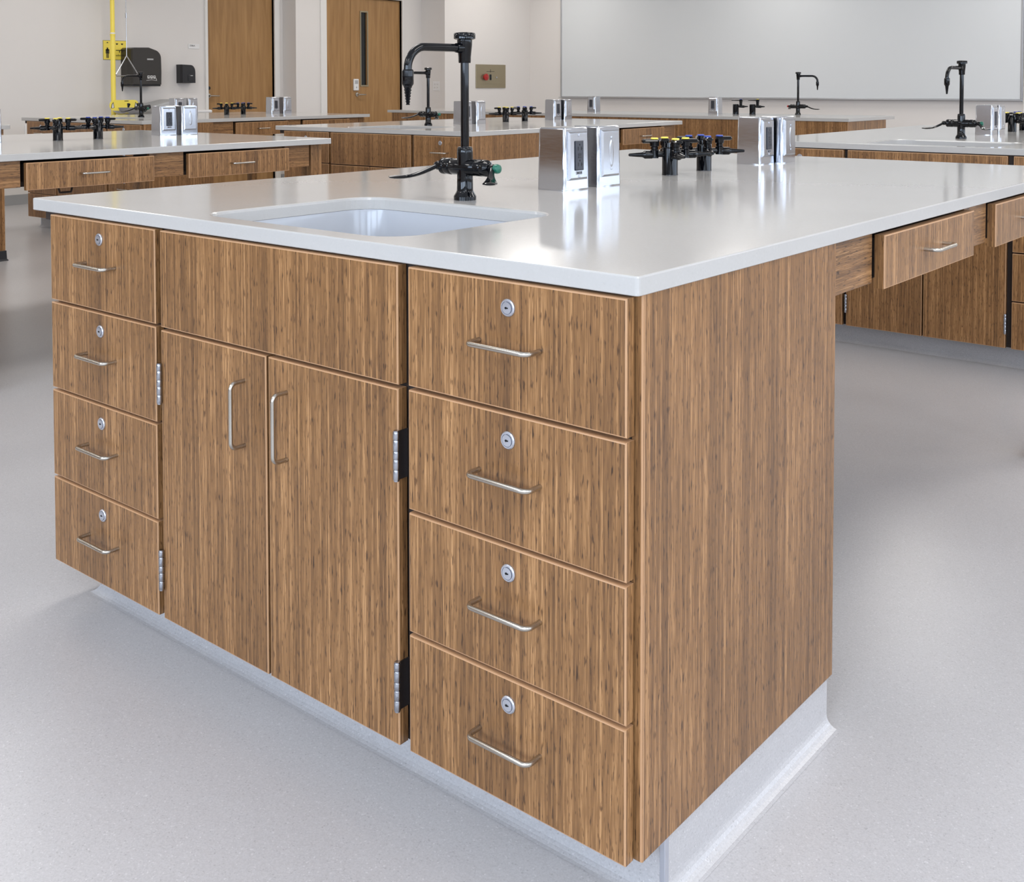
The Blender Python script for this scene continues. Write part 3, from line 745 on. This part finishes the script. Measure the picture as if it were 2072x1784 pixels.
b.tube(tri, 0.0055, M['steel'], 8); b.build('pull_handle', sh)
b = MB(); B0 = Vector((0.20, 0.065, 0.868))
b.lathe([(0, 0.0), (0.04, 0.0), (0.12, 0.022), (0.165, 0.058), (0.182, 0.088), (0.186, 0.088), (0.168, 0.052), (0.12, 0.014), (0.03, -0.012), (0, -0.012)], M['steel'], B0, (0, 0, 1), 28)
b.lathe([(0, 0), (0.02, 0), (0.02, 0.2), (0, 0.2)], M['yellow'], (0.0, 0.0, 0.80), (0.95, 0.3, 0.18), 12); b.build('eyewash_bowl', sh)
b = MB()
for s2 in (-1, 1):
    b.lathe([(0, 0), (0.016, 0), (0.02, 0.02), (0.026, 0.05), (0.02, 0.056), (0, 0.056)], M['blackp'], B0 + Vector((0.05, s2 * 0.06, 0.075)), (0, -s2 * 0.2, 1), 14)
b.tube([B0 + Vector((0.05, -0.06, 0.075)), B0 + Vector((0.05, 0.06, 0.075))], 0.012, M['blackp'], 10); b.tube([B0 + Vector((0.05, 0.06, 0.08)), B0 + Vector((0.05, 0.20, 0.09))], [0.016, 0.022], M['blackp'], 10); b.build('spray_heads', sh)
b = MB()
def stadium(hw, hh, x, n=8):
    pts = []
    for s2, a0 in ((1, -pi / 2), (-1, pi / 2)):
        for i in range(n + 1):
            a = a0 + pi * i / n; pts.append(Vector((x, s2 * (hw - hh) + hh * cos(a), hh * sin(a))))
    return pts
Fo = Vector((0.26, -0.035, 0.978))
b.prism([p + Fo for p in stadium(0.165, 0.054, 0)], (0.006, 0, 0), M['yellow'])
for s2 in (-1, 1):
    b.prism([Fo + Vector((0.0062, s2 * 0.112, -0.025)), Fo + Vector((0.0062, s2 * 0.124, 0.034)), Fo + Vector((0.0062, s2 * 0.142, 0.012)), Fo + Vector((0.0062, s2 * 0.150, -0.03))], (0.001, 0, 0), M['blackp'])
    b.prism([Fo + Vector((0.0075, s2 * 0.119, -0.022)), Fo + Vector((0.0075, s2 * 0.127, 0.022)), Fo + Vector((0.0075, s2 * 0.137, 0.008)), Fo + Vector((0.0075, s2 * 0.142, -0.026))], (0.001, 0, 0), M['white'])
b.box(Fo.x + 0.006, Fo.x + 0.0075, -0.035, 0.012, Fo.z + 0.040, Fo.z + 0.046, M['slot']); b.build('push_flag', sh)

ss = empty('safety_sign', (XA, 5.065, 1.452)); tag(ss, 'yellow pictogram sign fixed to the wall behind the yellow pole', 'sign')
b = MB(); b.box(0, 0.004, -0.135, 0.135, 0, 0.205, M['yellow'], 0.001, 1)
for y0, y1, z0, z1 in ((-0.135, 0.135, 0, 0.003), (-0.135, 0.135, 0.202, 0.205), (-0.135, -0.132, 0, 0.205), (0.132, 0.135, 0, 0.205)): b.box(0.004, 0.0046, y0, y1, z0, z1, M['slot'])
b.build('plate', ss)
b = MB()
def sp(y0, y1, z0, z1): b.box(0.004, 0.005, y0, y1, z0, z1, M['slot'])
fy = -0.085
b.lathe([(0, 0), (0.009, 0), (0.009, 0.001), (0, 0.001)], M['slot'], (0.004, fy, 0.120), (1, 0, 0), 12)
sp(fy - 0.012, fy + 0.012, 0.068, 0.113); sp(fy - 0.021, fy + 0.021, 0.100, 0.110); sp(fy - 0.021, fy - 0.014, 0.066, 0.110); sp(fy + 0.014, fy + 0.021, 0.066, 0.110); sp(fy - 0.012, fy - 0.002, 0.018, 0.070); sp(fy + 0.002, fy + 0.012, 0.018, 0.070)
b.build('person_pictogram', ss)
b = MB(); sp(fy - 0.010, fy + 0.010, 0.176, 0.182); sp(fy - 0.003, fy + 0.003, 0.181, 0.188); b.build('shower_pictogram', ss)
b = MB(); sp(0.012, 0.10, 0.097, 0.105); sp(0.05, 0.058, 0.078, 0.098); sp(0.088, 0.10, 0.104, 0.122); sp(0.08, 0.106, 0.114, 0.122); b.build('eyewash_pictogram', ss)
for yy in (0.025, 0.085):
    b = MB(); b.lathe([(0, 0), (0.009, 0), (0, 0.001)], M['slot'], (0.004, yy, 0.168), (1, 0, 0), 10); sp(yy - 0.013, yy + 0.013, 0.168, 0.175); b.build('eye_pictogram', ss)
text_mesh('safety', 0.030, M['slot'], 'lettering', ss, Matrix.Translation((0.0046, 0.045, 0.048)) @ FACE_PX)
b = MB(); b.lathe([(0.0, 0), (0.011, 0), (0.011, 0.001), (0, 0.001)], M['slot'], (0.0042, 0.105, 0.048), (1, 0, 0), 14); b.box(0.005, 0.0056, 0.098, 0.112, 0.0465, 0.0495, M['yellow']); b.box(0.005, 0.0056, 0.1035, 0.1065, 0.041, 0.055, M['yellow']); b.build('emblem', ss)

wbn = empty('waste_bin', (-9.66, 5.42, 0)); tag(wbn, 'pale grey waste bin with sloped lid below the towel dispenser', 'waste bin')
b = MB(); b.loft([rounded_loop(0, 0, 0.14, 0.14, 0.03, 0.0, 3), rounded_loop(0, 0, 0.17, 0.16, 0.03, 0.90, 3)], M['grey'], smooth=False); b.build('bin', wbn)
b = MB(); b.loft([rounded_loop(0, 0, 0.175, 0.165, 0.03, 0.90, 3), rounded_loop(0, 0, 0.175, 0.165, 0.03, 0.945, 3), [Vector((p.x, p.y, 1.00 + 0.22 * (p.y))) for p in rounded_loop(0, 0, 0.16, 0.14, 0.03, 0, 3)]], M['grey'], smooth=False); b.build('lid', wbn)
b = MB(); b.box(XA, XA + 0.16, 5.95, 6.175, 0.868, 0.908, M['white'], 0.018, 3); tag(b.build('wall_ledge'), 'short white rounded ledge on the wall beside the left door', 'ledge')

# ------------------------------------------------------------------ islands
ISL = {  # origin of the near right worktop corner, rotation, length
    'front': (0.0, 0.0, 0.0, 2.52), 'right': (-0.035, 3.50, 0.0, 2.44), 'mid': (-3.305, 3.357, 0.0356, 2.44),
    'left': (-3.314, -0.068, 0.0137, 2.44), 'rear': (-6.5386, 3.3009, 0.0584, 2.44), 'edge': (-6.42, -0.164, 0.02, 2.44)}
DESC = {'front': 'the big front island', 'right': 'the island at right below the whiteboard', 'mid': 'the middle island behind the front faucet',
        'left': 'the table at left with two wide drawers', 'rear': 'the rear island in front of the doors', 'edge': 'the table cut off at the left edge'}
DESC2 = {'front': 'big front island', 'right': 'island at right below whiteboard', 'mid': 'middle island behind front faucet', 'left': 'left table', 'rear': 'rear island before the doors', 'edge': 'table at left edge'}
def at(i, x, y, z=0.0):
    ox, oy, r, L = ISL[i]; return (ox + cos(r) * x - sin(r) * y, oy + sin(r) * x + cos(r) * y, z)
def rot(i): return ISL[i][2]

for i in ISL:
    L = ISL[i][3]; D = DESC[i]; SD = DESC2[i]; r = rot(i)
    has_sink = i in ('front', 'right', 'mid', 'rear')
    key = 'top%s%.2f' % (has_sink, L)
    make(key, lambda: worktop(L, has_sink), at(i, 0, 0), r, {'front': 'large beige worktop with white edge on the big front island', 'right': 'beige worktop with sink on the island at right below the whiteboard', 'mid': 'beige worktop with sink on the middle island behind the front faucet', 'left': 'beige worktop without sink on the table at left', 'rear': 'beige worktop on the rear island in front of the doors', 'edge': 'tip of a grey worktop cut off at the left edge'}[i], 'worktop', 'lab worktops')
    make('frame%.2f' % L, lambda: table_frame(L), at(i, 0, 0), r, {'front': 'wooden table frame with drawers under the big front worktop', 'right': 'wooden table frame under the worktop at right below the whiteboard', 'mid': 'wooden table frame with drawers under the middle worktop', 'left': 'wooden table frame with two wide drawers under the left worktop', 'rear': 'wooden table frame with drawers in front of the doors', 'edge': 'wooden table frame with black booted leg at left edge'}[i], 'table frame', 'table frames')
    if has_sink or i == 'left':
        cxl, cxr, cxs = (-1.5715 - 1.1541) / 2, (-0.4336 - 0.0158) / 2, (-1.1347 - 0.4575) / 2
        make('cabL', lambda: drawer_cabinet(-1.5715, -1.1541, False), at(i, cxl, 0), r, 'four drawer bamboo cabinet left of sink doors, ' + SD, 'drawer cabinet', 'drawer cabinets')
        make('cabS', sink_cabinet, at(i, cxs, 0), r, 'two door bamboo sink cabinet, ' + SD, 'sink cabinet', 'sink cabinets')
        make('cabR', lambda: drawer_cabinet(-0.4336, -0.0158, True), at(i, cxr, 0), r, 'four drawer bamboo cabinet right of sink doors, ' + SD, 'drawer cabinet', 'drawer cabinets')
        if has_sink: make('sinkb', sink_basin, at(i, SINK_C[0], SINK_C[1]), r, 'white rectangular sink set into ' + D, 'sink', 'lab sinks')
        make('toe', toe_kick, at(i, 0, 0), r, 'grey coved toe kick at the foot of ' + D, 'toe kick', 'toe kicks')
FAU = {'front': (-0.857, 0.60), 'right': (-0.878, 0.745), 'mid': (-0.86, 0.60), 'rear': (-0.845, 0.585)}
for i, (x, y) in FAU.items():
    make('fau', faucet, at(i, x, y, H), rot(i), {'front': 'tall black gooseneck lab faucet on the big front island', 'right': 'black lab faucet by the sink on the island at right', 'mid': 'black lab faucet seen just left of the front faucet pole', 'rear': 'black lab faucet in front of the towel dispenser'}[i], 'faucet', 'black lab faucets')
GAS = {'front': ((-0.865, 1.492), (-0.872, 1.700)), 'right': ((-0.915, 1.74), (-0.915, 1.965)), 'mid': ((-0.89, 1.46), (-0.885, 1.68)), 'left': ((-0.865, 1.486), (-0.865, 1.694)), 'rear': ((-0.865, 1.49), (-0.865, 1.68))}
for i, (a, c) in GAS.items():
    make('gasY', lambda: gas_turret('yellow'), at(i, a[0], a[1], H), rot(i) + 0.10, 'black gas turret with yellow valve caps, ' + DESC2[i], 'gas turret', 'gas turrets')
    make('gasB', lambda: gas_turret('blue'), at(i, c[0], c[1], H), rot(i) - 0.05, 'black air turret with blue valve caps, ' + DESC2[i], 'gas turret', 'gas turrets')
OUT = {'front': [(-0.8385, 0.945, 'r', 'nearer faucet'), (-0.840, 1.088, 'b', 'nearer faucet'), (-0.884, 2.058, 'r', 'beyond turrets'), (-0.862, 2.172, 'b', 'beyond turrets')],
       'right': [(-0.912, 1.26, 'r', ''), (-0.912, 1.39, 'b', '')],
       'mid': [(-0.845, 0.93, 'r', 'nearer faucet'), (-0.84, 1.07, 'b', 'nearer faucet'), (-0.88, 2.03, 'r', 'beyond turrets'), (-0.865, 2.15, 'b', 'beyond turrets')],
       'left': [(-0.935, 1.18, 'r', 'at frame edge'), (-0.955, 2.125, 'r', 'beyond turrets'), (-0.94, 2.245, 'b', 'beyond turrets')],
       'rear': [(-0.86, 0.95, 'r', 'nearer faucet'), (-0.86, 1.09, 'b', 'nearer faucet'), (-0.885, 2.05, 'r', 'beyond turrets'), (-0.865, 2.18, 'b', 'beyond turrets')]}
for i, lst in OUT.items():
    for x, y, k, where in lst:
        w = {'nearer faucet': ' nearer the faucet', 'beyond turrets': ' beyond the gas turrets', 'at frame edge': ' at the edge of the picture', '': ''}[where]
        if k == 'r': make('pedR', lambda: pedestal('receptacle'), at(i, x, y, H), rot(i), 'chrome pedestal with black receptacle' + w + ', ' + DESC2[i], 'outlet pedestal', 'outlet pedestals')
        else: make('pedB', lambda: pedestal('blank'), at(i, x, y, H), rot(i), 'chrome pedestal with blank cover' + w + ', ' + DESC2[i], 'outlet pedestal', 'outlet pedestals')

b = MB(); c0 = Vector((-4.2, 1.44, 0)); pts = []
for t in range(15):
    a = pi * t / 14; pts.append(c0 + Vector((0.0, -0.036 * cos(a) ** 1 if abs(cos(a)) > 0 else 0, 0.71 - 0.046 * min(1.0, 1.6 * sin(a)))))
pts = [c0 + Vector((0, -0.036, 0.885))] + pts + [c0 + Vector((0, 0.036, 0.885))]
b.tube(pts, 0.005, M['brown'], 8); tag(b.build('cable_loop'), 'dark brown cable loop hanging below the left drawer of the left table', 'cable')

# ------------------------------------------------------------------ demonstration bench
BX0, BX1, BY0, BY1 = -7.83, -2.65, 7.06, 8.03
dbn = empty('demonstration_bench', ((BX0 + BX1) / 2, BY0, 0)); tag(dbn, 'long bamboo demonstration bench in front of the whiteboard', 'bench')
hw = (BX1 - BX0) / 2
b = MB(); b.box(-hw + 0.06, hw - 0.012, 0.012, 0.03, 0.0, HB - 0.0005, M['bamboo'])
b.box(hw - 0.030, hw - 0.012, 0.03, 0.80, 0.0, HB - 0.0005, M['bamboo']); b.box(-hw + 0.06, -hw + 0.08, 0.03, 0.80, 0.0, HB - 0.0005, M['bamboo']); b.box(-hw + 0.08, hw - 0.03, 0.78, 0.80, 0.0, HB - 0.0005, M['bamboo'])
b.build('cabinet_panels', dbn)
b = MB(); b.box(hw - 0.0135, hw - 0.0105, 0.0105, 0.014, 0.0, HB - 0.0005, M['band']); b.box(hw - 0.030, hw - 0.012, 0.80, 0.803, 0.0, HB - 0.0005, M['band']); b.build('edge_strip', dbn)
b = MB(); b.box(BX0, BX1, BY0, BY1, HB, H, M['top'], 0.0025, 2); tag(b.build('lab_worktop'), 'long grey worktop of the demonstration bench by the whiteboard', 'worktop')
make('pedR', None, (-5.495, 7.625, H), -pi / 2, 'chrome pedestal with receptacle at the left on the demonstration bench', 'outlet pedestal', 'outlet pedestals')
make('pedR', None, (-4.155, 7.645, H), -pi / 2, 'chrome pedestal with receptacle beside the gas fittings on the demonstration bench', 'outlet pedestal', 'outlet pedestals')
tag(single_gas('blue'), 'single black valve fitting next to the pedestal on the demonstration bench', 'gas fitting').location = (-3.955, 7.66, H)
tag(single_gas('yellow'), 'single black valve fitting with yellow cap on the demonstration bench', 'gas fitting').location = (-3.800, 7.68, H)
df = faucet(None, 'red', spout_dir=(0.90, 0.43), lever_l=(-0.45, 0.9), lever_r=(0.86, 0.10), nozzle='plain')
tag(df, 'slim black faucet with red button on the demonstration bench', 'faucet').location = (-3.46, 7.88, H)
